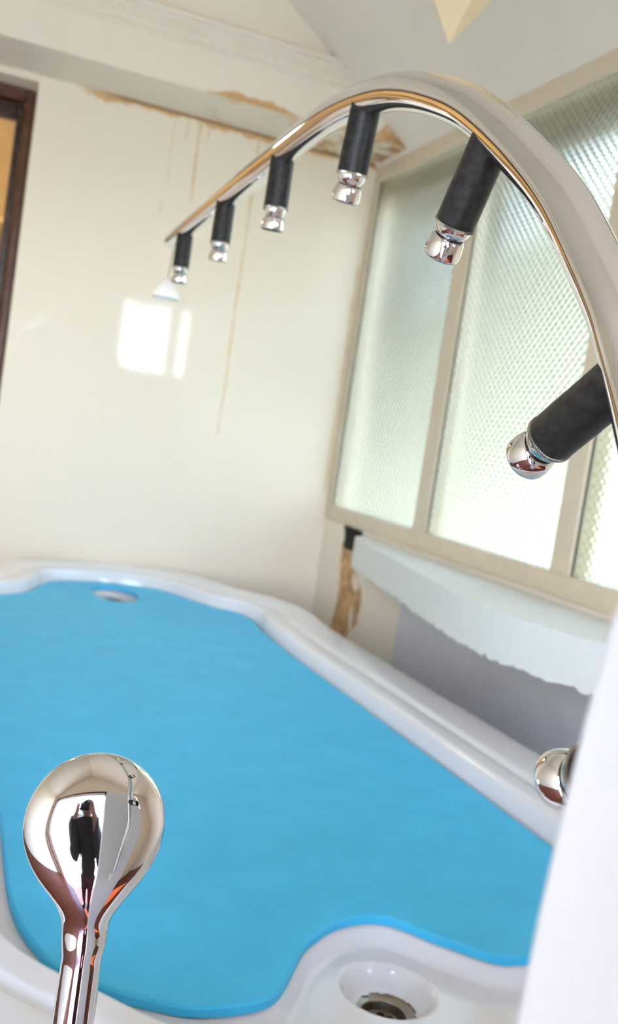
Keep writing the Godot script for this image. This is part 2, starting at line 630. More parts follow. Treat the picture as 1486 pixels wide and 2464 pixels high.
	for i in range(0, w1.v.size(), 3):
		var t := w1.v[i + 1]
		w1.v[i + 1] = w1.v[i + 2]
		w1.v[i + 2] = t
		var q := w1.uv[i + 1]
		w1.uv[i + 1] = w1.uv[i + 2]
		w1.uv[i + 2] = q
	put("plaster", w1, textured(M.wall_dull, tw), ww)
	var w2 := Shape.new()
	w2.box(Vector3(WALL_X + 0.001, FLOOR_Y, zl - 0.1), Vector3(WALL_X + 0.14, sill, zr))
	w2.box(Vector3(WALL_X, sill, -1.0), Vector3(WALL_X + 0.14, EAVE_Y + 0.02, zr))
	put("masonry", w2, M.wall_dull, ww)
	put("wall_board", box_shape(Vector3(WALL_X - 0.006, FLOOR_Y, -2.368), Vector3(WALL_X + 0.002, sill - 0.03, zr), 0.002), mottled(Color(0.86, 0.86, 0.87), 0.02, 0.9, 0.35), ww)
	# the room widens past the window wall
	structure(put("wall_return", box_shape(Vector3(WALL_X, FLOOR_Y, zr - 0.02), Vector3(2.5, 2.35, zr + 0.1)), M.wall_dull), "cream return wall behind the shower column", "wall")
	structure(put("wall_alcove", box_shape(Vector3(2.4, FLOOR_Y, zr), Vector3(2.52, 2.35, 1.12)), M.wall_dull), "cream side wall of the widened back of the room", "wall")
	structure(put("ceiling_alcove", box_shape(Vector3(WALL_X - 0.02, EAVE_Y, zr), Vector3(2.52, EAVE_Y + 0.1, 1.12)), M.ceiling), "flat pale ceiling over the widened back of the room", "ceiling")
	structure(put("wall_left", box_shape(Vector3(gl - 0.12, FLOOR_Y, -3.2), Vector3(gl, EAVE_Y + 0.08, 1.12)), M.wall), "cream wall on the far side of the wet table", "wall")
	# back wall with a doorway and a small window
	var b := Shape.new()
	var bz := 1.0
	var bt := 0.14
	var dx0 := -1.52
	var dx1 := 0.36
	var dh := 2.12
	var wx0 := 1.13
	var wx1 := 1.645
	var wy0 := 1.63
	var wy1 := 2.13
	b.box(Vector3(gl - 0.1, FLOOR_Y, bz), Vector3(dx0, 2.3, bz + bt))
	b.box(Vector3(dx0, dh, bz), Vector3(dx1, 2.3, bz + bt))
	b.box(Vector3(dx1, FLOOR_Y, bz), Vector3(wx0, 2.3, bz + bt))
	b.box(Vector3(wx0, FLOOR_Y, bz), Vector3(wx1, wy0, bz + bt))
	b.box(Vector3(wx0, wy1, bz), Vector3(wx1, 2.3, bz + bt))
	b.box(Vector3(wx1, FLOOR_Y, bz), Vector3(2.52, 2.3, bz + bt))
	var gr0 := PackedVector3Array([Vector3(gl - 0.1, 2.3, bz), Vector3(WALL_X + 0.02, 2.3, bz), Vector3(ridge_x, ridge_y + 0.05, bz)])
	var gr1 := PackedVector3Array([Vector3(gl - 0.1, 2.3, bz + bt), Vector3(WALL_X + 0.02, 2.3, bz + bt), Vector3(ridge_x, ridge_y + 0.05, bz + bt)])
	b.loft([gr0, gr1])
	structure(put("wall_back", b, M.wall_dull), "cream back wall with the doorway, mirrored in the chrome", "wall")
	var d2 := Node3D.new()
	d2.name = "door_2"
	add_child(d2)
	structure(d2, "dark wooden door frame of the open doorway behind the camera", "door frame")
	put("jamb", box_shape(Vector3(dx0, FLOOR_Y, bz - 0.02), Vector3(dx0 + 0.06, dh, bz + bt + 0.02), 0.004), M.wood, d2)
	put("jamb", box_shape(Vector3(dx1 - 0.06, FLOOR_Y, bz - 0.02), Vector3(dx1, dh, bz + bt + 0.02), 0.004), M.wood, d2)
	put("head", box_shape(Vector3(dx0 + 0.06, dh - 0.06, bz - 0.02), Vector3(dx1 - 0.06, dh, bz + bt + 0.02), 0.004), M.wood, d2)
	var wn := Node3D.new()
	wn.name = "window_2"
	add_child(wn)
	structure(wn, "small clear back window, mirrored in the glossy end wall", "window")
	put("mullion", box_shape(Vector3(1.49, wy0, bz + 0.04), Vector3(1.565, wy1, bz + 0.1), 0.004), M.frame, wn)
	put("pane", box_shape(Vector3(wx0, wy0, bz + 0.06), Vector3(1.49, wy1, bz + 0.064)), M.clear, wn)
	put("pane", box_shape(Vector3(1.565, wy0, bz + 0.06), Vector3(wx1, wy1, bz + 0.064)), M.clear, wn)
	# wooden door at the left of the end wall, its frame set back in the opening
	var d1 := Node3D.new()
	d1.name = "door_1"
	add_child(d1)
	structure(d1, "brown wooden door frame with glass at the left of the end wall", "door")
	var fz := WALL_Z - 0.09
	put("jamb", box_shape(Vector3(0.134, FLOOR_Y, fz - 0.05), Vector3(0.157, 2.213, fz), 0.004), M.wood, d1)
	put("jamb", box_shape(Vector3(-0.72, FLOOR_Y, fz - 0.05), Vector3(-0.68, 2.213, fz), 0.004), M.wood, d1)
	put("head", box_shape(Vector3(-0.68, 2.178, fz - 0.05), Vector3(0.134, 2.213, fz), 0.004), M.wood, d1)
	var dk := mottled(Color(0.16, 0.07, 0.035), 0.3, 0.2, 0.35)
	var leaf_door := put("door_leaf", box_shape(Vector3(0.112, FLOOR_Y + 0.01, fz - 0.075), Vector3(0.133, 2.176, fz - 0.035), 0.003), dk, d1)
	put("stile", box_shape(Vector3(-0.678, FLOOR_Y + 0.01, fz - 0.075), Vector3(-0.61, 2.176, fz - 0.035), 0.003), dk, leaf_door)
	put("rail", box_shape(Vector3(-0.61, 2.13, fz - 0.075), Vector3(0.112, 2.176, fz - 0.035), 0.003), dk, leaf_door)
	put("rail", box_shape(Vector3(-0.61, FLOOR_Y + 0.01, fz - 0.075), Vector3(0.112, 0.2, fz - 0.035), 0.003), dk, leaf_door)
	put("pane", box_shape(Vector3(-0.61, 0.2, fz - 0.057), Vector3(0.112, 2.13, fz - 0.053)), M.clear, leaf_door)

func window() -> void:
	var w := Node3D.new()
	w.name = "window_1"
	add_child(w)
	structure(w, "beige window frame holding panes of frosted pressed glass", "window")
	var x0 := WALL_X - 0.005
	var x1 := WALL_X + 0.05
	var yb := 1.103
	var yt := 2.176
	# mullions lie between the panes
	var edges := [[-2.974, -2.370], [-2.296, -1.719], [-1.650, -1.072]]
	put("bottom_rail", box_shape(Vector3(x0, 1.052, WALL_Z + 0.001), Vector3(x1, yb, -1.0), 0.003), M.frame, w)
	put("top_rail", box_shape(Vector3(x0, yt, WALL_Z + 0.001), Vector3(x1, EAVE_Y, -1.0), 0.003), M.frame, w)
	put("stile", box_shape(Vector3(x0, yb, WALL_Z + 0.001), Vector3(x1, yt, edges[0][0]), 0.003), M.frame, w)
	put("stile", box_shape(Vector3(x0, yb, edges[2][1]), Vector3(x1, yt, -1.0), 0.003), M.frame, w)
	for i in 2:
		put("mullion", box_shape(Vector3(x0, yb, edges[i][1]), Vector3(x1, yt, edges[i + 1][0]), 0.003), M.frame, w)
	var seal := std(Color(0.22, 0.25, 0.22), 0.7)
	for e in edges:
		put("pane", box_shape(Vector3(WALL_X + 0.005, yb - 0.004, e[0] - 0.004), Vector3(WALL_X + 0.010, yt + 0.004, e[1] + 0.004)), M.glass, w)
		var g := Shape.new()
		g.box(Vector3(WALL_X + 0.002, yb, e[0]), Vector3(WALL_X + 0.005, yt, e[0] + 0.004))
		g.box(Vector3(WALL_X + 0.002, yb, e[1] - 0.003), Vector3(WALL_X + 0.005, yt, e[1]))
		put("putty", g, seal, w)
	# black stuffing in the gap under the corner of the frame
	var plug := Shape.new()
	var rg := []
	for k in 5:
		var y := lerpf(1.05, 0.985, k / 4.0)
		var q := PackedVector3Array()
		for j in 12:
			var a := TAU * j / 12
			var wob := 1.0 + 0.18 * nz(j * 0.7, k * 1.3, 1.0)
			q.push_back(Vector3(WALL_X - 0.004 - 0.018 * maxf(-0.6, -cos(a)) * wob, y + 0.006 * nz(j, k, 2.0), -2.757 + 0.062 * sin(a) * wob + 0.012 * k / 4.0))
		rg.append(q)
	plug.loft(rg)
	tag(put("gap_stuffing", plug, M.dark, self, 50.0), "black stuffing in the gap below the window frame corner", "stuffing")

func ledge() -> void:
	var pts := [Vector2(1.248, -2.652), Vector2(1.216, -2.646), Vector2(1.186, -2.605), Vector2(1.170, -2.54), Vector2(1.148, -2.43), Vector2(1.105, -2.19), Vector2(1.045, -1.88), Vector2(1.008, -1.66), Vector2(1.006, -1.5), Vector2(1.04, -1.36), Vector2(1.10, -1.22), Vector2(1.17, -1.12), Vector2(1.248, -1.07)]
	var front := PackedVector2Array()
	for i in pts.size() - 1:
		var a: Vector2 = pts[maxi(i - 1, 0)]
		var b: Vector2 = pts[i]
		var c: Vector2 = pts[i + 1]
		var d: Vector2 = pts[mini(i + 2, pts.size() - 1)]
		var m := maxi(2, int(b.distance_to(c) / 0.011))
		for k in m:
			front.push_back(b.cubic_interpolate(c, a, d, float(k) / m))
	front.push_back(pts[pts.size() - 1])
	# front face from the cut upper edge to the torn lower edge, in rows
	var s := Shape.new()
	var n := front.size()
	var rows := 6
	var g := []
	for i in n:
		var col := PackedVector3Array()
		var jag := absf(nz(i, 1.0, 0.21)) * 0.012 + absf(nz(i, 4.0, 1.73)) * 0.016
		var jag2 := absf(nz(i, 9.0, 1.37)) * 0.010
		var out := (Vector2(0.9, -1.8) - front[i]).normalized()
		for k in rows + 1:
			var t := float(k) / rows
			var y := lerpf(1.041 - jag2 * 0.5, 0.950 - 0.006 + jag, t)
			var p := front[i] + out * (0.002 * nz(i, k * 3.0, 0.3) - (jag2 * 0.5 if k == 0 else 0.0))
			p.x = minf(p.x, 1.248)
			col.push_back(Vector3(p.x, y, p.y))
		g.append(col)
	for i in n - 1:
		for k in rows:
			s.quad(g[i][k], g[i][k + 1], g[i + 1][k + 1], g[i + 1][k])
		var z0: float = g[i][0].z
		var z1: float = g[i + 1][0].z
		s.quad(Vector3(1.249, 1.041, z0), g[i][0], g[i + 1][0], Vector3(1.249, 1.041, z1))
		s.quad(g[i][rows], Vector3(1.249, 0.95, z0), Vector3(1.249, 0.95, z1), g[i + 1][rows])
		s.quad(Vector3(1.249, 0.95, z0), Vector3(1.249, 1.041, z0), Vector3(1.249, 1.041, z1), Vector3(1.249, 0.95, z1))
	s.outward()
	tag(put("window_shelf", s, M.poly, self, 35.0), "white half-moon polystyrene shelf with torn lower edge under the window", "shelf")

# outline of the blue mat, clockwise seen from above: far end, right side, drain cut-out, left side
func mat_outline() -> Array:
	return [Vector2(0.334, -2.765), Vector2(0.379, -2.803), Vector2(0.479, -2.832), Vector2(0.589, -2.824), Vector2(0.669, -2.779), Vector2(0.724, -2.672), Vector2(0.775, -2.585), Vector2(0.828, -2.527), Vector2(0.847, -2.44), Vector2(0.832, -2.30), Vector2(0.826, -2.07), Vector2(0.832, -1.80), Vector2(0.838, -1.45), Vector2(0.843, -1.15), Vector2(0.845, -1.0), Vector2(0.835, -0.90), Vector2(0.795, -0.825), Vector2(0.735, -0.797), Vector2(0.672, -0.797), Vector2(0.638, -0.80), Vector2(0.607, -0.803), Vector2(0.59, -0.813), Vector2(0.571, -0.832), Vector2(0.551, -0.851), Vector2(0.533, -0.873), Vector2(0.512, -0.892), Vector2(0.483, -0.896), Vector2(0.45, -0.886), Vector2(0.426, -0.87), Vector2(0.401, -0.848), Vector2(0.380, -0.82), Vector2(0.358, -0.788), Vector2(0.339, -0.768), Vector2(0.312, -0.758), Vector2(0.26, -0.759), Vector2(0.213, -0.782), Vector2(0.186, -0.803), Vector2(0.155, -0.833), Vector2(0.138, -0.87), Vector2(0.124, -0.925), Vector2(0.119, -1.0), Vector2(0.12, -1.15), Vector2(0.118, -1.5), Vector2(0.114, -1.9), Vector2(0.108, -2.25), Vector2(0.112, -2.40), Vector2(0.135, -2.475), Vector2(0.19, -2.52), Vector2(0.258, -2.585), Vector2(0.305, -2.69)]

const MAT_TOP := 0.80
const MAT_LOW := 0.790
const PAN_Y := 0.770
const HOLE := Vector2(0.508, -2.662)
const HOLE_R := Vector2(0.066, 0.112)
const DRAIN := Vector2(0.478, -0.808)

func wet_table() -> void:
	var t := thing("wet_table", "white acrylic wet treatment table with raised moulded rim and drain", "treatment table")
	# outline of the basin inside the rim
	var basin := [Vector2(0.331, -2.772), Vector2(0.377, -2.810), Vector2(0.479, -2.838), Vector2(0.591, -2.830), Vector2(0.674, -2.783), Vector2(0.729, -2.676), Vector2(0.779, -2.591), Vector2(0.833, -2.530), Vector2(0.853, -2.44), Vector2(0.838, -2.30), Vector2(0.832, -2.07), Vector2(0.838, -1.80), Vector2(0.844, -1.45), Vector2(0.849, -1.15), Vector2(0.851, -0.95), Vector2(0.84, -0.80), Vector2(0.80, -0.70), Vector2(0.72, -0.645), Vector2(0.60, -0.625), Vector2(0.46, -0.622), Vector2(0.33, -0.65), Vector2(0.235, -0.705), Vector2(0.185, -0.755), Vector2(0.140, -0.805), Vector2(0.109, -0.865), Vector2(0.099, -0.94), Vector2(0.103, -1.05), Vector2(0.108, -1.5), Vector2(0.106, -1.9), Vector2(0.101, -2.25), Vector2(0.106, -2.405), Vector2(0.131, -2.481), Vector2(0.187, -2.526), Vector2(0.254, -2.592), Vector2(0.301, -2.696)]
	var loop := smooth_loop(basin, 7)
	var n := loop.size()
	var normal := PackedVector2Array()
	for i in n:
		var d := (loop[(i + 2) % n] - loop[(i + n - 2) % n]).normalized()
		normal.push_back(Vector2(-d.y, d.x))
	var probe := loop[0] + normal[0] * 0.01
	if Geometry2D.is_point_in_polygon(probe, loop):
		for i in n:
			normal[i] = -normal[i]
	for pass_ in 6:
		var m := normal.duplicate()
		for i in n:
			m[i] = (normal[i] + normal[(i + 1) % n] + normal[(i + n - 1) % n]).normalized()
		normal = m
	var prof := [[-0.004, 0.745], [0.0, 0.780], [0.002, 0.790], [0.005, 0.804], [0.008, 0.817], [0.011, 0.825], [0.015, 0.8295], [0.021, 0.831], [0.044, 0.832], [0.049, 0.8312], [0.053, 0.8292], [0.059, 0.8285], [0.064, 0.830], [0.069, 0.833], [0.08, 0.8345], [0.12, 0.837], [0.145, 0.8365], [0.156, 0.834], [0.162, 0.829], [0.165, 0.82], [0.166, 0.80], [0.164, 0.72]]
	var rings := []
	for p in prof:
		var r := PackedVector3Array()
		for i in n:
			var q: Vector2 = loop[i] + normal[i] * p[0]
			r.push_back(Vector3(q.x, p[1], q.y))
		rings.append(r)
	var rim := Shape.new().loft(rings, false, false)
	# rim faces up: settle by its flat top
	var up := 0.0
	for i in range(0, rim.v.size(), 3):
		up += (rim.v[i + 1] - rim.v[i]).cross(rim.v[i + 2] - rim.v[i]).y
	if up < 0.0:
		for i in range(0, rim.v.size(), 3):
			var a := rim.v[i + 1]
			rim.v[i + 1] = rim.v[i + 2]
			rim.v[i + 2] = a
	put("rim", rim, M.acrylic, t, 60.0)
	# skirt and plinth below the rim
	var sk := []
	for p in [[0.150, 0.77], [0.145, 0.70], [0.08, 0.60], [0.03, 0.45], [0.02, FLOOR_Y + 0.001]]:
		var r := PackedVector3Array()
		for i in range(0, n, 3):
			var q: Vector2 = loop[i] + normal[i] * (p[0] as float)
			r.push_back(Vector3(q.x, p[1], q.y))
		sk.append(r)
	put("pedestal", Shape.new().loft(sk, false, true), M.acrylic, t, 50.0)
	# floor of the basin: a flat bed, the lower drain pan at the near end, and the round bowl in it
	var edge := PackedVector2Array()
	var mo := smooth_loop(mat_outline(), 4)
	for p in mo:
		edge.push_back(p)
	var near_edge := PackedVector2Array()
	for p in mo:
		if p.y > -0.98:
			near_edge.push_back(p)
	var f := Shape.new()
	var x0 := 0.05
	var x1 := 0.90
	var zz0 := -1.0
	var zz1 := -0.60
	var st := 0.0036
	var nx := int((x1 - x0) / st)
	var nzz := int((zz1 - zz0) / st)
	var hs := []
	for j in nzz + 1:
		var row := PackedFloat32Array()
		var z := zz0 + j * st
		for i in nx + 1:
			row.push_back(pan_height(Vector2(x0 + i * st, z), near_edge, edge))
		hs.append(row)
	for j in nzz:
		for i in nx:
			var a := Vector3(x0 + i * st, hs[j][i], zz0 + j * st)
			var b := Vector3(x0 + i * st + st, hs[j][i + 1], zz0 + j * st)
			var c := Vector3(x0 + i * st + st, hs[j + 1][i + 1], zz0 + j * st + st)
			var d := Vector3(x0 + i * st, hs[j + 1][i], zz0 + j * st + st)
			var r: float = Vector2(a.x - DRAIN.x, a.z - DRAIN.y).length()
			if r < 0.0305:
				continue
			f.quad(a, d, c, b)
	# bed under the mat, open under the face hole
	var m0 := -2.88
	var hx0 := HOLE.x - HOLE_R.x * 0.88
	var hx1 := HOLE.x + HOLE_R.x * 0.88
	var hole_ring := []
	for k in 40:
		var a := TAU * k / 40
		hole_ring.append(Vector2(HOLE.x + HOLE_R.x * 0.9 * cos(a), HOLE.y + HOLE_R.y * 0.9 * sin(a)))
	var frame_pts := []
	for k in 40:
		var a := TAU * k / 40
		var dir := Vector2(cos(a), sin(a))
		var h := Vector2(0.20, 0.17)
		var sc := minf(h.x / maxf(absf(dir.x), 0.0001), h.y / maxf(absf(dir.y), 0.0001))
		frame_pts.append(HOLE + dir * sc)
	for k in 40:
		var e := (k + 1) % 40
		f.quad(Shape.at(hole_ring[k], MAT_LOW - 0.001), Shape.at(hole_ring[e], MAT_LOW - 0.001), Shape.at(frame_pts[e], MAT_LOW - 0.001), Shape.at(frame_pts[k], MAT_LOW - 0.001))
	f.quad(Vector3(x0, MAT_LOW - 0.001, HOLE.y + 0.17), Vector3(x0, MAT_LOW - 0.001, zz0), Vector3(x1, MAT_LOW - 0.001, zz0), Vector3(x1, MAT_LOW - 0.001, HOLE.y + 0.17))
	f.quad(Vector3(x0, MAT_LOW - 0.001, HOLE.y - 0.17), Vector3(x0, MAT_LOW - 0.001, HOLE.y + 0.17), Vector3(HOLE.x - 0.2, MAT_LOW - 0.001, HOLE.y + 0.17), Vector3(HOLE.x - 0.2, MAT_LOW - 0.001, HOLE.y - 0.17))
	f.quad(Vector3(HOLE.x + 0.2, MAT_LOW - 0.001, HOLE.y - 0.17), Vector3(HOLE.x + 0.2, MAT_LOW - 0.001, HOLE.y + 0.17), Vector3(x1, MAT_LOW - 0.001, HOLE.y + 0.17), Vector3(x1, MAT_LOW - 0.001, HOLE.y - 0.17))
	for i in range(0, f.v.size(), 3):
		if (f.v[i + 1] - f.v[i]).cross(f.v[i + 2] - f.v[i]).y < 0.0:
			var a := f.v[i + 1]
			f.v[i + 1] = f.v[i + 2]
			f.v[i + 2] = a
	put("basin", f, M.acrylic, t, 70.0)
	# white collar below the face hole
	var collar := []
	for p in [[1.0, MAT_LOW - 0.002], [0.93, MAT_LOW - 0.003], [0.90, 0.782], [0.89, 0.768], [0.91, 0.764], [1.0, 0.764]]:
		var r := PackedVector3Array()
		for k in 40:
			var a := TAU * k / 40
			r.push_back(Vector3(HOLE.x + HOLE_R.x * p[0] * cos(a), p[1], HOLE.y + HOLE_R.y * p[0] * sin(a)))
		collar.append(r)
	put("face_hole_collar", Shape.new().loft(collar, false, false), M.acrylic, t, 50.0)
	# stainless waste with its holed strainer
	var dr := Shape.new().lathe([[0.0335, -0.018], [0.0335, -0.0035], [0.0325, -0.0022], [0.030, -0.0022], [0.0235, -0.0046], [0.0225, -0.006], [0.0218, -0.012], [0.021, -0.0145], [0.018, -0.0152], [0.006, -0.0142], [0.0005, -0.0140], [0.0005, -0.02]], 56, true, true)
	var dn := put("drain_strainer", dr, M.steel, t, 35.0)
	dn.position = Vector3(DRAIN.x, PAN_Y - 0.0205, DRAIN.y)
	for k in 8:
		var a := TAU * k / 8 + 0.35
		var h := put("drain_hole", Shape.new().lathe([[0.0042, -0.0006], [0.0042, 0.0004], [0.0038, 0.0006], [0.0002, 0.0006]], 20), M.dark, dn)
		h.position = Vector3(0.0125 * cos(a), -0.0146, 0.0125 * sin(a))

func pan_height(p: Vector2, near_edge: PackedVector2Array, whole: PackedVector2Array) -> float:
	var best := 1e9
	for i in near_edge.size() - 1:
		var a := near_edge[i]
		var b := near_edge[i + 1]
		if absf(a.x - p.x) > 0.06 and absf(a.y - p.y) > 0.06:
			continue
		var c := Geometry2D.get_closest_point_to_segment(p, a, b)
		best = minf(best, c.distance_squared_to(p))
	var d := sqrt(minf(best, 0.01))
	if Geometry2D.is_point_in_polygon(p, whole):
		d = -d
	# the bed runs on a little round the corners of the mat; the pan lies between its two lobes
	var across := smooth01(0.255, 0.31, p.x) * (1.0 - smooth01(0.72, 0.78, p.x))
	var h := lerpf(MAT_LOW - 0.001, PAN_Y, smooth01(-0.006, 0.013, d) * across)
	# round bowl with a stepped wall
	var r := p.distance_to(DRAIN)
	if r < 0.056:
		var bowl := 0.0
		bowl = 0.013 * (1.0 - smooth01(0.0405, 0.0485, r)) + 0.009 * (1.0 - smooth01(0.034, 0.039, r))
		h -= bowl
	return h

func mat() -> void:
	var loop := smooth_loop(mat_outline(), 5)
	var n := loop.size()
	var s := Shape.new()
	var c := 0.0025
	var top := Shape.inset(loop, c)
	# cut the sheet in two through the face hole so that each half is a plain polygon
	var hole := PackedVector2Array()
	for k in 48:
		var a := TAU * k / 48
		hole.push_back(HOLE + Vector2(cos(a) * HOLE_R.x, sin(a) * HOLE_R.y))
	var halves := Geometry2D.clip_polygons(top, PackedVector2Array([Vector2(HOLE.x, -4), Vector2(4, -4), Vector2(4, 0), Vector2(HOLE.x, 0)]))
	halves.append_array(Geometry2D.intersect_polygons(top, PackedVector2Array([Vector2(HOLE.x, -4), Vector2(4, -4), Vector2(4, 0), Vector2(HOLE.x, 0)])))
	for h in halves:
		for piece in Geometry2D.clip_polygons(h, hole):
			var ix := Geometry2D.triangulate_polygon(piece)
			for i in range(0, ix.size(), 3):
				s.tri(Shape.at(piece[ix[i]], MAT_TOP), Shape.at(piece[ix[i + 1]], MAT_TOP), Shape.at(piece[ix[i + 2]], MAT_TOP))
				s.tri(Shape.at(piece[ix[i + 2]], MAT_LOW), Shape.at(piece[ix[i + 1]], MAT_LOW), Shape.at(piece[ix[i]], MAT_LOW))
	for i in n:
		var k := (i + 1) % n
		s.quad(Shape.at(loop[i], MAT_LOW), Shape.at(loop[k], MAT_LOW), Shape.at(loop[k], MAT_TOP - c), Shape.at(loop[i], MAT_TOP - c))
		s.quad(Shape.at(loop[i], MAT_TOP - c), Shape.at(loop[k], MAT_TOP - c), Shape.at(top[k], MAT_TOP), Shape.at(top[i], MAT_TOP))
	for k in 48:
		var e := (k + 1) % 48
		s.quad(Shape.at(hole[k], MAT_TOP), Shape.at(hole[e], MAT_TOP), Shape.at(hole[e], MAT_LOW), Shape.at(hole[k], MAT_LOW))
	for i in range(0, s.v.size(), 3):
		var f := (s.v[i + 1] - s.v[i]).cross(s.v[i + 2] - s.v[i])
		var m := (s.v[i] + s.v[i + 1] + s.v[i + 2]) / 3.0
		var flip := false
		if absf(f.y) > 0.95 * f.length():
			flip = (f.y > 0.0) != (m.y > (MAT_TOP + MAT_LOW) / 2.0)
		else:
			var q := Vector2(m.x, m.z) + Vector2(f.x, f.z).normalized() * 0.004
			flip = Geometry2D.is_point_in_polygon(q, loop) and not Geometry2D.is_point_in_polygon(q, hole)
		if flip:
			var a := s.v[i + 1]
			s.v[i + 1] = s.v[i + 2]
			s.v[i + 2] = a
	tag(put("foam_mat", s, M.foam, self, 30.0), "bright blue foam mat with oval face hole lying in the wet table", "mat")

func bar_path() -> PackedVector3Array:
	var zy := [[-1.915, 1.652], [-1.70, 1.652], [-1.45, 1.652], [-1.22, 1.652], [-1.06, 1.651], [-0.955, 1.645], [-0.848, 1.6285], [-0.768, 1.607], [-0.685, 1.575], [-0.628, 1.546], [-0.562, 1.504], [-0.510, 1.466], [-0.466, 1.424], [-0.433, 1.388], [-0.405, 1.348], [-0.360, 1.296], [-0.312, 1.242], [-0.280, 1.190], [-0.260, 1.12], [-0.252, 1.03], [-0.25, 0.93]]
	var pts := []
	for q in zy:
		pts.append(Vector3(0.317 - 0.035 * q[0] - 0.030 * smooth01(-0.41, -0.29, q[0]), q[1], q[0]))
	return spline(pts, 12)

func shower_bar() -> void:
	var bar := thing("shower_bar", "chrome arched shower bar with black nozzles over the blue mat", "shower bar")
	var path := bar_path()
	var radii := PackedFloat32Array()
	for i in path.size():
		radii.push_back(0.0165)
	# rounded free end
	var ends := PackedVector3Array()
	var er := PackedFloat32Array()
	for k in 5:
		var a := PI / 2 * k / 5.0
		ends.push_back(path[0] + Vector3(0, 0, -0.006 * cos(a)))
		er.push_back(0.0105 + 0.006 * sin(a))
	ends.append_array(path)
	er.append_array(radii)
	put("pipe", Shape.new().tube(ends, er, 56, Vector3.RIGHT), M.chrome, bar, 50.0)
	# nozzles: [place on the pipe as (y, z) along the axis, tilt of the spray head along the pipe]
	var spots := [[1.611, -1.782, 3.0], [1.601, -1.466, 10.0], [1.607, -1.178, 8.0], [1.600, -0.899, 14.0], [1.494, -0.640, 4.0], [1.337, -0.457, 2.0], [1.163, -0.36, 2.0]]
	var sleeve := Shape.new().lathe([[0.0149, 0.0], [0.0149, -0.041], [0.01485, -0.0414], [0.0151, -0.0418], [0.0151, -0.0695], [0.0146, -0.0705]], 56)
	var ring := Shape.new()
	var teeth := 72
	var rr := []
	for y in [-0.0705, -0.0709, -0.0727, -0.0731]:
		var q := PackedVector3Array()
		for j in teeth * 2:
			var rad := 0.0157 if j % 2 == 0 else 0.0153
			if y == -0.0705 or y == -0.0731:
				rad = 0.0147
			var a := TAU * j / (teeth * 2)
			q.push_back(Vector3(rad * cos(a), y, -rad * sin(a)))
		rr.append(q)
	ring.loft(rr)
	var ball := Shape.new().lathe([[0.0143, -0.0728], [0.0142, -0.0738], [0.0138, -0.0757], [0.0130, -0.0776], [0.0119, -0.0792], [0.0108, -0.0804], [0.0098, -0.0825]], 48)
	# the spray head turns round a point inside the ball
	var bell := Shape.new().lathe([[0.0085, 0.001], [0.0104, 0.0003], [0.0115, -0.0004], [0.0125, -0.0017], [0.0133, -0.0036], [0.0139, -0.0061], [0.01425, -0.0089], [0.0144, -0.0118], [0.01425, -0.0142], [0.0139, -0.0153], [0.0134, -0.0157]], 56)
	var face := Shape.new().lathe([[0.0133, -0.0150], [0.0133, -0.0160], [0.0126, -0.0163], [0.0006, -0.0158]], 48)
	var oring := Shape.new().lathe([[0.0094, 0.0008], [0.0109, 0.0006], [0.0113, 0.0], [0.0110, -0.0009], [0.0096, -0.0012]], 40)
	var ms := [sleeve.mesh(), ring.mesh(25.0), ball.mesh(), bell.mesh(), face.mesh(), oring.mesh(60.0)]
	for sp in spots:
		# nearest place on the pipe
		var best := 0
		var bd := 1e9
		for i in path.size():
			var d := Vector2(path[i].y - sp[0], path[i].z - sp[1]).length()
			if d < bd:
				bd = d
				best = i
		var tan := (path[best + 1] - path[best - 1]).normalized()
		var side := Vector3(1, 0, -0.035).normalized()
		side = (side - tan * side.dot(tan)).normalized()
		var down := tan.cross(side).normalized()
		if down.dot(Vector3(0, sp[0] - path[best].y, sp[1] - path[best].z)) < 0.0:
			down = -down
		var nozzle := put("nozzle", ms[0], M.black, bar)
		nozzle.transform = Transform3D(Basis(side, -down, side.cross(-down)).orthonormalized(), path[best])
		put("knurled_ring", ms[1], M.steel, nozzle)
		put("ball_joint", ms[2], M.chrome, nozzle)
		var head := put("spray_head", ms[3], M.chrome, nozzle)
		# turn so that the head leans towards the far end of the bar
		var far := nozzle.transform.basis.inverse() * Vector3(0, 0, -1)
		far.y = 0.0
		var axis := Vector3.UP.cross(far.normalized()).normalized()
		head.transform = Transform3D(Basis(axis, -deg_to_rad(sp[2])), Vector3(0, -0.0815, 0))
		var fc := put("spray_face", ms[4], M.dark, nozzle)
		fc.transform = head.transform
		var orr := put("seal", ms[5], M.black_smooth, nozzle)
		orr.transform = head.transform
	# white bell-shaped pull on a thin cord from the free end
	var e := Vector3(0.3845, 1.637, -1.906)
	var pull := thing("pull_cord", "white bell-shaped pull hanging on a thin cord from the bar's free end", "pull", Vector3(0.3845, 1.535, -1.906))
	put("cord", Shape.new().tube(PackedVector3Array([Vector3(0.002, 0.0995, 0), Vector3(0.0005, 0.07, 0), Vector3(0, 0.04, 0)]), 0.0011, 8), M.cord, pull)
	put("bell", Shape.new().lathe([[0.002, 0.042], [0.006, 0.041], [0.013, 0.034], [0.021, 0.023], [0.0265, 0.011], [0.027, 0.006], [0.0262, 0.0025], [0.024, 0.002], [0.019, 0.006], [0.010, 0.012], [0.0005, 0.014]], 40), std(Color(0.98, 0.975, 0.96), 0.25), pull, 45.0)
	put("socket", Shape.new().lathe([[0.010, 0.0118], [0.0102, 0.0085], [0.006, 0.0075], [0.0005, 0.0075]], 24), M.black_smooth, pull)

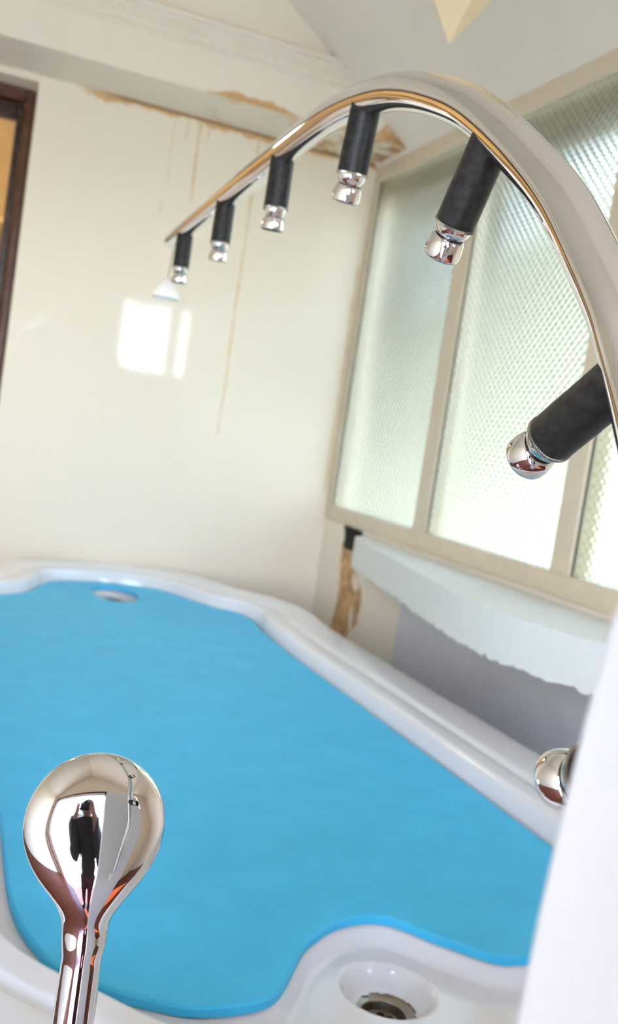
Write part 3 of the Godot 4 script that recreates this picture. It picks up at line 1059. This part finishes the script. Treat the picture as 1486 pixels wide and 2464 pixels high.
func column() -> void:
	# white column at the foot of the table that carries the bar; its left edge leans and flares a little towards the top
	var prof := [[FLOOR_Y + 0.001, 0.132], [0.6, 0.1415], [0.95, 0.1478], [1.16, 0.1510], [1.19, 0.1520], [1.217, 0.1538], [1.245, 0.1563], [1.268, 0.1592], [1.29, 0.1640], [1.31, 0.172], [1.322, 0.186], [1.328, 0.21]]
	var rings := []
	for p in prof:
		var x0: float = p[1] + 0.0012
		var x1: float = 0.47 - (x0 - 0.15) * 0.6
		var z0 := -0.197 + maxf(0.0, p[0] - 1.29) * 0.5
		var z1 := -0.115 - maxf(0.0, p[0] - 1.29) * 0.5
		var r := PackedVector3Array()
		var c := 0.008
		for k in 32:
			var a := TAU * k / 32.0
			var cx := (x0 + c) if cos(a) < 0 else (x1 - c)
			var cz := (z0 + c) if sin(a) < 0 else (z1 - c)
			r.push_back(Vector3(cx + c * cos(a), p[0], cz + c * sin(a)))
		rings.append(r)
	var t := thing("shower_column", "white moulded column in the right foreground carrying the shower bar", "shower column")
	put("body", Shape.new().loft(rings), M.white, t, 50.0)
	put("bar_socket", box_shape(Vector3(0.268, 0.87, -0.276), Vector3(0.312, 0.94, -0.196), 0.006), M.white, t)

func smin(a: float, b: float, k: float) -> float:
	var h := maxf(k - absf(a - b), 0.0) / k
	return minf(a, b) - h * h * k * 0.25

func capsule(p: Vector3, a: Vector3, b: Vector3, ra: float, rb: float) -> float:
	var ab := b - a
	var t := clampf((p - a).dot(ab) / ab.length_squared(), 0.0, 1.0)
	return p.distance_to(a + ab * t) - lerpf(ra, rb, t)

# skin of a distance field inside the box lo..hi: one vertex in each cell that it crosses, one quad round each crossed edge
func skin(field: Callable, lo: Vector3, hi: Vector3, cell: float) -> ArrayMesh:
	var n := Vector3i(((hi - lo) / cell).ceil()) + Vector3i.ONE
	var val := PackedFloat32Array()
	val.resize(n.x * n.y * n.z)
	var sx := 1
	var sy := n.x
	var sz := n.x * n.y
	# coarse pass first: skip blocks that lie far from the skin
	val.fill(1.0)
	var blk := 4
	for bz in range(0, n.z, blk):
		for by in range(0, n.y, blk):
			for bx in range(0, n.x, blk):
				var c := lo + (Vector3(bx, by, bz) + Vector3.ONE * (blk - 1) / 2.0) * cell
				var d: float = field.call(c)
				var far := absf(d) > cell * blk * 1.6
				for z in range(bz, mini(bz + blk, n.z)):
					for y in range(by, mini(by + blk, n.y)):
						for x in range(bx, mini(bx + blk, n.x)):
							val[x * sx + y * sy + z * sz] = d if far else field.call(lo + Vector3(x, y, z) * cell)
	var where := {}
	var verts := PackedVector3Array()
	var offs := [0, sx, sy, sx + sy, sz, sx + sz, sy + sz, sx + sy + sz]
	var corner := [Vector3(0, 0, 0), Vector3(1, 0, 0), Vector3(0, 1, 0), Vector3(1, 1, 0), Vector3(0, 0, 1), Vector3(1, 0, 1), Vector3(0, 1, 1), Vector3(1, 1, 1)]
	var edges := [[0, 1], [2, 3], [4, 5], [6, 7], [0, 2], [1, 3], [4, 6], [5, 7], [0, 4], [1, 5], [2, 6], [3, 7]]
	for z in n.z - 1:
		for y in n.y - 1:
			for x in n.x - 1:
				var at := x * sx + y * sy + z * sz
				var inside := 0
				for o in offs:
					inside += 1 if val[at + o] < 0.0 else 0
				if inside == 0 or inside == 8:
					continue
				var sum := Vector3.ZERO
				var k := 0
				for e in edges:
					var a := val[at + offs[e[0]]]
					var b := val[at + offs[e[1]]]
					if (a < 0.0) != (b < 0.0):
						sum += (corner[e[0]] as Vector3).lerp(corner[e[1]], a / (a - b))
						k += 1
				where[at] = verts.size()
				verts.push_back(lo + (Vector3(x, y, z) + sum / k) * cell)
	var normals := PackedVector3Array()
	var e := cell * 0.5
	for i in verts.size():
		var p := verts[i]
		for pass_ in 2:
			var g := Vector3(field.call(p + Vector3(e, 0, 0)) - field.call(p - Vector3(e, 0, 0)), field.call(p + Vector3(0, e, 0)) - field.call(p - Vector3(0, e, 0)), field.call(p + Vector3(0, 0, e)) - field.call(p - Vector3(0, 0, e))) / (2.0 * e)
			if pass_ == 0:
				p -= g * (field.call(p) as float) / maxf(g.length_squared(), 0.05)
				verts[i] = p
			else:
				normals.push_back(g.normalized())
	var ix := PackedInt32Array()
	for z in range(1, n.z - 1):
		for y in range(1, n.y - 1):
			for x in range(1, n.x - 1):
				var at := x * sx + y * sy + z * sz
				var a := val[at] < 0.0
				for q in [[sx, sy, sz], [sy, sz, sx], [sz, sx, sy]]:
					if a != (val[at + q[0]] < 0.0):
						var c := [at, at - q[1], at - q[1] - q[2], at - q[2]]
						if where.has(c[0]) and where.has(c[1]) and where.has(c[2]) and where.has(c[3]):
							var v: Array = c.map(func(w): return where[w])
							if a:
								ix.append_array(PackedInt32Array([v[0], v[2], v[1], v[0], v[3], v[2]]))
							else:
								ix.append_array(PackedInt32Array([v[0], v[1], v[2], v[0], v[2], v[3]]))
	# settle the winding by the field's own normals
	var agree := 0
	for i in range(0, mini(ix.size(), 3000), 3):
		var f := (verts[ix[i + 1]] - verts[ix[i]]).cross(verts[ix[i + 2]] - verts[ix[i]])
		agree += 1 if f.dot(normals[ix[i]]) < 0.0 else -1
	if agree < 0:
		for i in range(0, ix.size(), 3):
			var w := ix[i + 1]
			ix[i + 1] = ix[i + 2]
			ix[i + 2] = w
	var arr := []
	arr.resize(Mesh.ARRAY_MAX)
	arr[Mesh.ARRAY_VERTEX] = verts
	arr[Mesh.ARRAY_NORMAL] = normals
	arr[Mesh.ARRAY_INDEX] = ix
	var m := ArrayMesh.new()
	m.add_surface_from_arrays(Mesh.PRIMITIVE_TRIANGLES, arr)
	return m

func hand_shower() -> void:
	var t := thing("hand_shower", "chrome hand shower standing upright at the near corner of the table", "hand shower", Vector3(0.1165, 0.838, -0.558))
	# own axes: the back of the head looks along +z (towards the door), the handle runs down -y
	t.rotation.y = deg_to_rad(-4.0)
	var head := Vector3(-0.002, 0.2135, -0.006)
	var field := func(p: Vector3) -> float:
		var q := p - head
		q = Vector3(q.x, q.y * 0.97 - q.z * 0.2, q.z * 0.97 + q.y * 0.2)
		var r := Vector3(0.0425, 0.0425, 0.0200 if q.z > 0.0 else 0.0150)
		var k := Vector3(q.x / r.x, q.y / r.y, q.z / r.z)
		var k2 := Vector3(k.x / r.x, k.y / r.y, k.z / r.z)
		var disc := k.length() * (k.length() - 1.0) / maxf(k2.length(), 0.001)
		var arm := capsule(p, Vector3(0, 0.02, 0), Vector3(0, 0.143, -0.001), 0.0140, 0.0118)
		arm = smin(arm, capsule(p, Vector3(0, 0.143, -0.001), Vector3(-0.001, 0.185, -0.004), 0.0116, 0.014), 0.006)
		return smin(disc, arm, 0.03)
	put("body", skin(field, Vector3(-0.05, 0.0, -0.036), Vector3(0.05, 0.275, 0.03), 0.0019), M.chrome, t)
	var tilt := Basis(Vector3.RIGHT, asin(0.2))
	var plate := Shape.new().lathe([[0.034, 0.004], [0.0375, 0.002], [0.0385, -0.002], [0.036, -0.005], [0.028, -0.006], [0.0005, -0.006]], 48)
	var pl := put("spray_plate", plate, M.chrome, t)
	pl.transform = Transform3D(tilt * Basis(Vector3.RIGHT, PI / 2), head + tilt * Vector3(0, 0, -0.0125))
	put("holder", Shape.new().lathe([[0.021, 0.0], [0.021, 0.006], [0.0175, 0.009], [0.0165, 0.03], [0.0145, 0.034]], 40), M.chrome, t)

func lantern() -> void:
	# folded paper star; only its lowest point hangs into the picture
	var c := Vector3(0.668, 2.30, -1.40)
	var t := thing("paper_lantern", "cream folded paper star lantern hanging point-down from the sloping ceiling", "lantern", c)
	var dirs := [[Vector3.DOWN, 0.357], [Vector3.UP, 0.26], [Vector3(1, 0, 0), 0.24], [Vector3(-1, 0, 0), 0.30], [Vector3(0, 0, 1), 0.30], [Vector3(0, 0, -1), 0.30]]
	for d in dirs:
		var v: Vector3 = d[0]
		var a := Vector3(0.8, 0, 0.6) if absf(v.y) > 0.5 else Vector3.UP
		var b := v.cross(a).normalized()
		var q := 0.235 if v.y < -0.5 else 0.17
		var base := [v * 0.05 + (a + b) * q * 0.7, v * 0.05 + (b - a) * q * 0.7, v * 0.05 + (-a - b) * q * 0.7, v * 0.05 + (a - b) * q * 0.7]
		var tip: Vector3 = v * (d[1] as float)
		var s := Shape.new()
		for k in 4:
			s.tri(base[k], base[(k + 1) % 4], tip)
		s.quad(base[3], base[2], base[1], base[0])
		s.outward()
		put("paper_point", s, M.paper, t, 5.0)
	var top := EAVE_Y + (WALL_X - c.x) * PITCH - c.y
	put("cord", Shape.new().tube(PackedVector3Array([Vector3(0, 0.25, 0), Vector3(0, top, 0)]), 0.002, 8), M.cord, t)

func outdoors() -> void:
	var ground := mottled(Color(0.52, 0.51, 0.46), 0.08, 3.0, 0.9)
	structure(put("ground", box_shape(Vector3(-40, -0.5, -40), Vector3(40, -0.3, 40)), ground), "pale sandy ground outside the house", "ground")
	# eave of this house over the window
	var e := Shape.new()
	var r0 := PackedVector3Array([Vector3(WALL_X + 0.02, 2.212, -3.6), Vector3(1.36, 2.135, -3.6), Vector3(1.36, 2.195, -3.6), Vector3(WALL_X + 0.02, 2.272, -3.6)])
	var r1 := PackedVector3Array()
	for p in r0:
		r1.push_back(Vector3(p.x, p.y, 1.6))
	e.loft([r0, r1])
	structure(put("roof_eave", e, mottled(Color(0.86, 0.82, 0.74), 0.05, 0.5, 0.7)), "grey-beige roof eave outside the frosted window", "roof")
	structure(put("porch_roof", box_shape(Vector3(-3.0, 2.32, 1.14), Vector3(2.6, 2.42, 1.55), 0.01), mottled(Color(0.33, 0.27, 0.22), 0.1, 0.5, 0.7)), "dark porch roof outside the doorway, mirrored in the chrome", "roof")
	# neighbouring house: white gable wall under a dark sloping roof edge
	var h := thing("neighbour_house", "pale house with dark sloping roof blurred behind the frosted glass", "house", Vector3(4.0, -0.3, -7.0))
	var w := Shape.new()
	var line := func(z: float) -> float: return 2.12 + 0.59 * (z + 7.0)
	var p0 := PackedVector3Array()
	for q in [[-9.6, 0.0], [-2.0, 0.0], [-2.0, line.call(-2.0) - 0.1], [-9.6, line.call(-9.6) - 0.1]]:
		p0.push_back(Vector3(0, q[1] + (0.3 if q[1] > 0.01 else 0.0), q[0] + 7.0))
	var p1 := PackedVector3Array()
	for p in p0:
		p1.push_back(p + Vector3(3.0, 0, 0))
	w.loft([p0, p1])
	put("wall", w, mottled(Color(0.54, 0.56, 0.545), 0.03, 1.0, 0.8), h)
	var rf := Shape.new()
	var q0 := PackedVector3Array()
	for q in [[-10.2, -0.12], [-1.6, -0.12], [-1.6, 0.55], [-10.2, 0.55]]:
		q0.push_back(Vector3(-0.35, line.call(q[0]) + q[1] + 0.3, q[0] + 7.0))
	var q1 := PackedVector3Array()
	for p in q0:
		q1.push_back(p + Vector3(3.8, 0, 0))
	rf.loft([q0, q1])
	put("roof", rf, mottled(Color(0.25, 0.24, 0.20), 0.1, 0.6, 0.8), h)
	# what the chrome mirrors through the doorway: a pale garden wall and two trees
	tag(put("garden_wall", box_shape(Vector3(-9, -0.3, 7.0), Vector3(7, 0.75, 7.2), 0.02), mottled(Color(0.88, 0.86, 0.82), 0.05, 1.5, 0.8)), "low pale garden wall mirrored in the chrome hand shower", "wall")
	var bark := mottled(Color(0.30, 0.22, 0.15), 0.2, 0.3, 0.9)
	var leaf := mottled(Color(0.17, 0.19, 0.11), 0.35, 0.6, 0.7)
	var at := [[Vector3(-2.6, -0.3, 9.0), 3.4, "tall leafy tree behind the garden wall, mirrored in chrome"], [Vector3(1.6, -0.3, 10.0), 2.7, "smaller leafy tree right of the taller one behind the garden wall"]]
	at.append([Vector3(10.8, -0.3, -13.2), 9.0, "broad tree blurred behind the frosted glass, over the neighbour's roof"])
	at.append([Vector3(10.0, -0.3, -22.0), 10.0, "tree blurred behind the leftmost frosted pane"])
	at.append([Vector3(9.0, -0.3, -31.5), 11.0, "tree farthest down the side of the neighbouring house"])
	for a in at:
		var t := thing("tree", a[2], "tree", a[0], "trees around the house")
		var hh: float = a[1]
		put("trunk", Shape.new().tube(PackedVector3Array([Vector3.ZERO, Vector3(0.05, hh * 0.35, 0), Vector3(-0.05, hh * 0.7, 0.05)]), PackedFloat32Array([0.16, 0.12, 0.07]), 10), bark, t)
		var cr := Shape.new()
		var rg := []
		for i in range(1, 16):
			var la := PI * i / 16.0 - PI / 2
			var ring := PackedVector3Array()
			for j in 24:
				var lo := TAU * j / 24
				var dir := Vector3(cos(la) * cos(lo), sin(la), cos(la) * sin(lo))
				var rad := hh * 0.36 * (1.0 + 0.45 * noise.get_noise_3d(dir.x * 2.2 + hh, dir.y * 2.2, dir.z * 2.2) + 0.25 * noise.get_noise_3d(dir.x * 7, dir.y * 7, dir.z * 7))
				ring.push_back(Vector3(0, hh * (0.55 if hh > 5.0 else 0.75), 0) + dir * rad * (Vector3(1, 1.25, 1) if hh > 5.0 else Vector3.ONE))
			rg.append(ring)
		cr.loft(rg)
		put("crown", cr, leaf, t, 20.0)

func next_room() -> void:
	# the ochre room seen through the glazed door, with its own lamp and two wall shelves
	var s := Shape.new()
	var z0 := -4.6
	s.box(Vector3(-1.5, FLOOR_Y - 0.1, z0 - 0.1), Vector3(0.75, FLOOR_Y, WALL_Z - 0.22))
	s.box(Vector3(-1.5, FLOOR_Y, z0 - 0.1), Vector3(0.75, 2.6, z0))
	s.box(Vector3(-1.6, FLOOR_Y, z0), Vector3(-1.5, 2.6, WALL_Z - 0.22))
	s.box(Vector3(0.65, FLOOR_Y, z0), Vector3(0.75, 2.6, WALL_Z - 0.22))
	s.box(Vector3(-1.5, 2.5, z0), Vector3(0.75, 2.6, WALL_Z - 0.22))
	structure(put("wall_next_room", s, M.ochre), "ochre walls of the lamp-lit room behind the brown door", "wall")
	for y in [1.72, 2.02]:
		var o := thing("wall_shelf", "upper pale shelf seen through the glass of the brown door" if y > 1.9 else "lower pale shelf seen through the glass of the brown door", "shelf", Vector3(-0.1, y, z0), "shelves behind the brown door")
		put("board", box_shape(Vector3(-0.6, 0.0, 0.0), Vector3(0.6, 0.03, 0.22), 0.003), mottled(Color(0.95, 0.85, 0.55), 0.03, 0.3, 0.5), o)
		put("bracket", box_shape(Vector3(-0.45, -0.1, 0.0), Vector3(-0.42, 0.0, 0.15), 0.003), M.wood, o)
		put("bracket", box_shape(Vector3(0.42, -0.1, 0.0), Vector3(0.45, 0.0, 0.15), 0.003), M.wood, o)
	var lamp := thing("ceiling_lamp", "round warm ceiling lamp in the ochre room behind the brown door", "lamp", Vector3(-0.5, 2.5, -3.9))
	put("lamp_plate", Shape.new().lathe([[0.11, 0.0], [0.11, -0.015], [0.095, -0.02]], 32), M.white, lamp)
	var gm := std(Color(1.0, 0.9, 0.7), 0.4)
	gm.emission_enabled = true
	gm.emission = Color(1.0, 0.85, 0.6)
	gm.emission_energy_multiplier = 2.0
	put("lamp_globe", Shape.new().lathe([[0.09, -0.018], [0.1, -0.03], [0.095, -0.06], [0.06, -0.085], [0.001, -0.09]], 32), gm, lamp)
	var l := OmniLight3D.new()
	l.name = "lamp_glow"
	l.light_color = Color(1.0, 0.94, 0.82)
	l.light_energy = 0.12
	l.light_size = 0.09
	l.omni_range = 8.0
	l.omni_attenuation = 2.0
	l.shadow_enabled = true
	l.position = Vector3(-0.5, 2.34, -3.9)
	add_child(l)

func photographer() -> void:
	# the person behind the lens, seen only as a reflection in the chrome
	var body_field := func(p: Vector3) -> float:
		var d := capsule(p, Vector3(0, 0.93, 0.36), Vector3(0, 1.16, 0.345), 0.125, 0.105)
		d = smin(d, capsule(p, Vector3(0, 0.74, 0.36), Vector3(0, 0.93, 0.36), 0.13, 0.12), 0.06)
		d = smin(d, capsule(p, Vector3(0, 1.18, 0.335), Vector3(0, 1.27, 0.285), 0.05, 0.046), 0.04)
		for sg in [-1.0, 1.0]:
			d = smin(d, capsule(p, Vector3(sg * 0.075, 1.15, 0.34), Vector3(sg * 0.165, 1.155, 0.335), 0.07, 0.055), 0.05)
			d = smin(d, capsule(p, Vector3(sg * 0.165, 1.155, 0.335), Vector3(sg * 0.23, 1.0, 0.23), 0.05, 0.038), 0.03)
			d = smin(d, capsule(p, Vector3(sg * 0.23, 1.0, 0.23), Vector3(sg * 0.105, 1.215, 0.135), 0.037, 0.026), 0.02)
			d = smin(d, capsule(p, Vector3(sg * 0.075, 0.72, 0.36), Vector3(sg * 0.09, 0.30, 0.35), 0.082, 0.055), 0.05)
			d = smin(d, capsule(p, Vector3(sg * 0.09, 0.30, 0.35), Vector3(sg * 0.095, -0.12, 0.38), 0.055, 0.038), 0.03)
			d = smin(d, capsule(p, Vector3(sg * 0.095, -0.158, 0.40), Vector3(sg * 0.105, -0.168, 0.22), 0.04, 0.03), 0.03)
		return d
	var head_field := func(p: Vector3) -> float:
		var d := capsule(p, Vector3(0, 1.315, 0.225), Vector3(0, 1.375, 0.25), 0.066, 0.082)
		d = smin(d, capsule(p, Vector3(0, 1.20, 0.325), Vector3(0, 1.30, 0.27), 0.047, 0.047), 0.03)
		d = smin(d, capsule(p, Vector3(0, 1.345, 0.165), Vector3(0, 1.322, 0.148), 0.010, 0.013), 0.015)
		d = smin(d, capsule(p, Vector3(-0.016, 1.285, 0.163), Vector3(0.016, 1.285, 0.163), 0.007, 0.007), 0.012)
		for sg in [-1.0, 1.0]:
			d = smin(d, capsule(p, Vector3(sg * 0.076, 1.325, 0.245), Vector3(sg * 0.083, 1.36, 0.255), 0.009, 0.012), 0.008)
			d = maxf(d, -smin(p.distance_to(Vector3(sg * 0.032, 1.352, 0.158)) - 0.014, 1.0, 0.01))
		return d
	var hand := func(sg: float) -> Callable:
		return func(p: Vector3) -> float:
			var q := Vector3(p.x * sg, p.y, p.z)
			var d := capsule(q, Vector3(0.105, 1.215, 0.135), Vector3(0.086, 1.262, 0.102), 0.026, 0.022)
			d = smin(d, capsule(q, Vector3(0.088, 1.275, 0.095), Vector3(0.086, 1.31, 0.09), 0.017, 0.016), 0.015)
			for k in 4:
				var y := 1.262 + 0.019 * k
				var reach: float = [0.9, 1.0, 1.05, 0.95][k]
				var a := Vector3(0.086, y, 0.085)
				var b := Vector3(0.083, y + 0.002, 0.052)
				var c := Vector3(0.083 - 0.026 * reach, y + 0.003, 0.040)
				d = smin(d, capsule(q, a, b, 0.0095, 0.0088), 0.004)
				d = smin(d, capsule(q, b, c, 0.0088, 0.0075), 0.004)
			d = smin(d, capsule(q, Vector3(0.092, 1.258, 0.110), Vector3(0.082, 1.285, 0.122), 0.0105, 0.0095), 0.008)
			d = smin(d, capsule(q, Vector3(0.082, 1.285, 0.122), Vector3(0.058, 1.298, 0.117), 0.0095, 0.008), 0.004)
			return d
	var t := thing("person", "person in dark top and maroon trousers photographing, mirrored in the chrome", "person", Vector3(-0.02, 0, 0))
	var body := skin(body_field, Vector3(-0.33, -0.22, 0.06), Vector3(0.33, 1.32, 0.54), 0.016)
	for extra in [skin(head_field, Vector3(-0.12, 1.18, 0.10), Vector3(0.12, 1.48, 0.38), 0.006), skin(hand.call(1.0), Vector3(0.02, 1.17, 0.02), Vector3(0.15, 1.36, 0.18), 0.005), skin(hand.call(-1.0), Vector3(-0.15, 1.17, 0.02), Vector3(-0.02, 1.36, 0.18), 0.005)]:
		body.add_surface_from_arrays(Mesh.PRIMITIVE_TRIANGLES, extra.surface_get_arrays(0))
	put("body", body, std(Color(0.62, 0.43, 0.33), 0.5), t)
	var top_field := func(p: Vector3) -> float:
		return maxf(body_field.call(p) - 0.012, maxf(0.70 - p.y, maxf(p.y - 1.225, 0.045 - minf(p.distance_to(Vector3(0.105, 1.215, 0.135)), p.distance_to(Vector3(-0.105, 1.215, 0.135))))))
	put("top", skin(top_field, Vector3(-0.33, 0.66, 0.08), Vector3(0.33, 1.28, 0.54), 0.014), mottled(Color(0.07, 0.075, 0.09), 0.4, 0.08, 0.8), t)
	var leg_field := func(p: Vector3) -> float:
		return maxf(body_field.call(p) - 0.016, maxf(p.y - 0.76, -0.13 - p.y))
	put("trousers", skin(leg_field, Vector3(-0.28, -0.18, 0.16), Vector3(0.28, 0.80, 0.56), 0.016), mottled(Color(0.26, 0.06, 0.07), 0.3, 0.1, 0.8), t)
	var shoe_field := func(p: Vector3) -> float:
		return maxf(body_field.call(p) - 0.008, maxf(p.y + 0.115, -0.199 - p.y))
	put("shoes", skin(shoe_field, Vector3(-0.2, -0.22, 0.15), Vector3(0.2, -0.08, 0.48), 0.01), M.black_smooth, t)
	var hair_field := func(p: Vector3) -> float:
		var d := capsule(p, Vector3(0, 1.355, 0.262), Vector3(0, 1.385, 0.262), 0.088, 0.086)
		d = smin(d, capsule(p, Vector3(0, 1.24, 0.335), Vector3(0, 1.34, 0.305), 0.05, 0.065), 0.04)
		return maxf(d, 1.40 - 0.9 * (p.z - 0.17) - p.y)
	put("hair", skin(hair_field, Vector3(-0.12, 1.16, 0.12), Vector3(0.12, 1.50, 0.42), 0.008), mottled(Color(0.06, 0.045, 0.035), 0.4, 0.03, 0.5), t)
	# the camera in the hands, turned as the picture is
	var k := thing("photo_camera", "black photo camera held up by the person, mirrored in the chrome", "camera", Vector3(-0.02, 1.3, 0.0))
	put("camera_body", box_shape(Vector3(-0.05, -0.045, 0.058), Vector3(0.05, 0.045, 0.098), 0.008), M.black, k)
	put("prism_hump", box_shape(Vector3(-0.022, 0.04, 0.055), Vector3(0.022, 0.066, 0.098), 0.008), M.black, k)
	put("lens_barrel", Shape.new().lathe([[0.034, 0.0], [0.034, 0.02], [0.031, 0.022], [0.031, 0.038], [0.028, 0.04], [0.026, 0.036], [0.0005, 0.034]], 40), M.black_smooth, k).transform = Transform3D(Basis(Vector3.RIGHT, -PI / 2), Vector3(0.02, 0, 0.058))
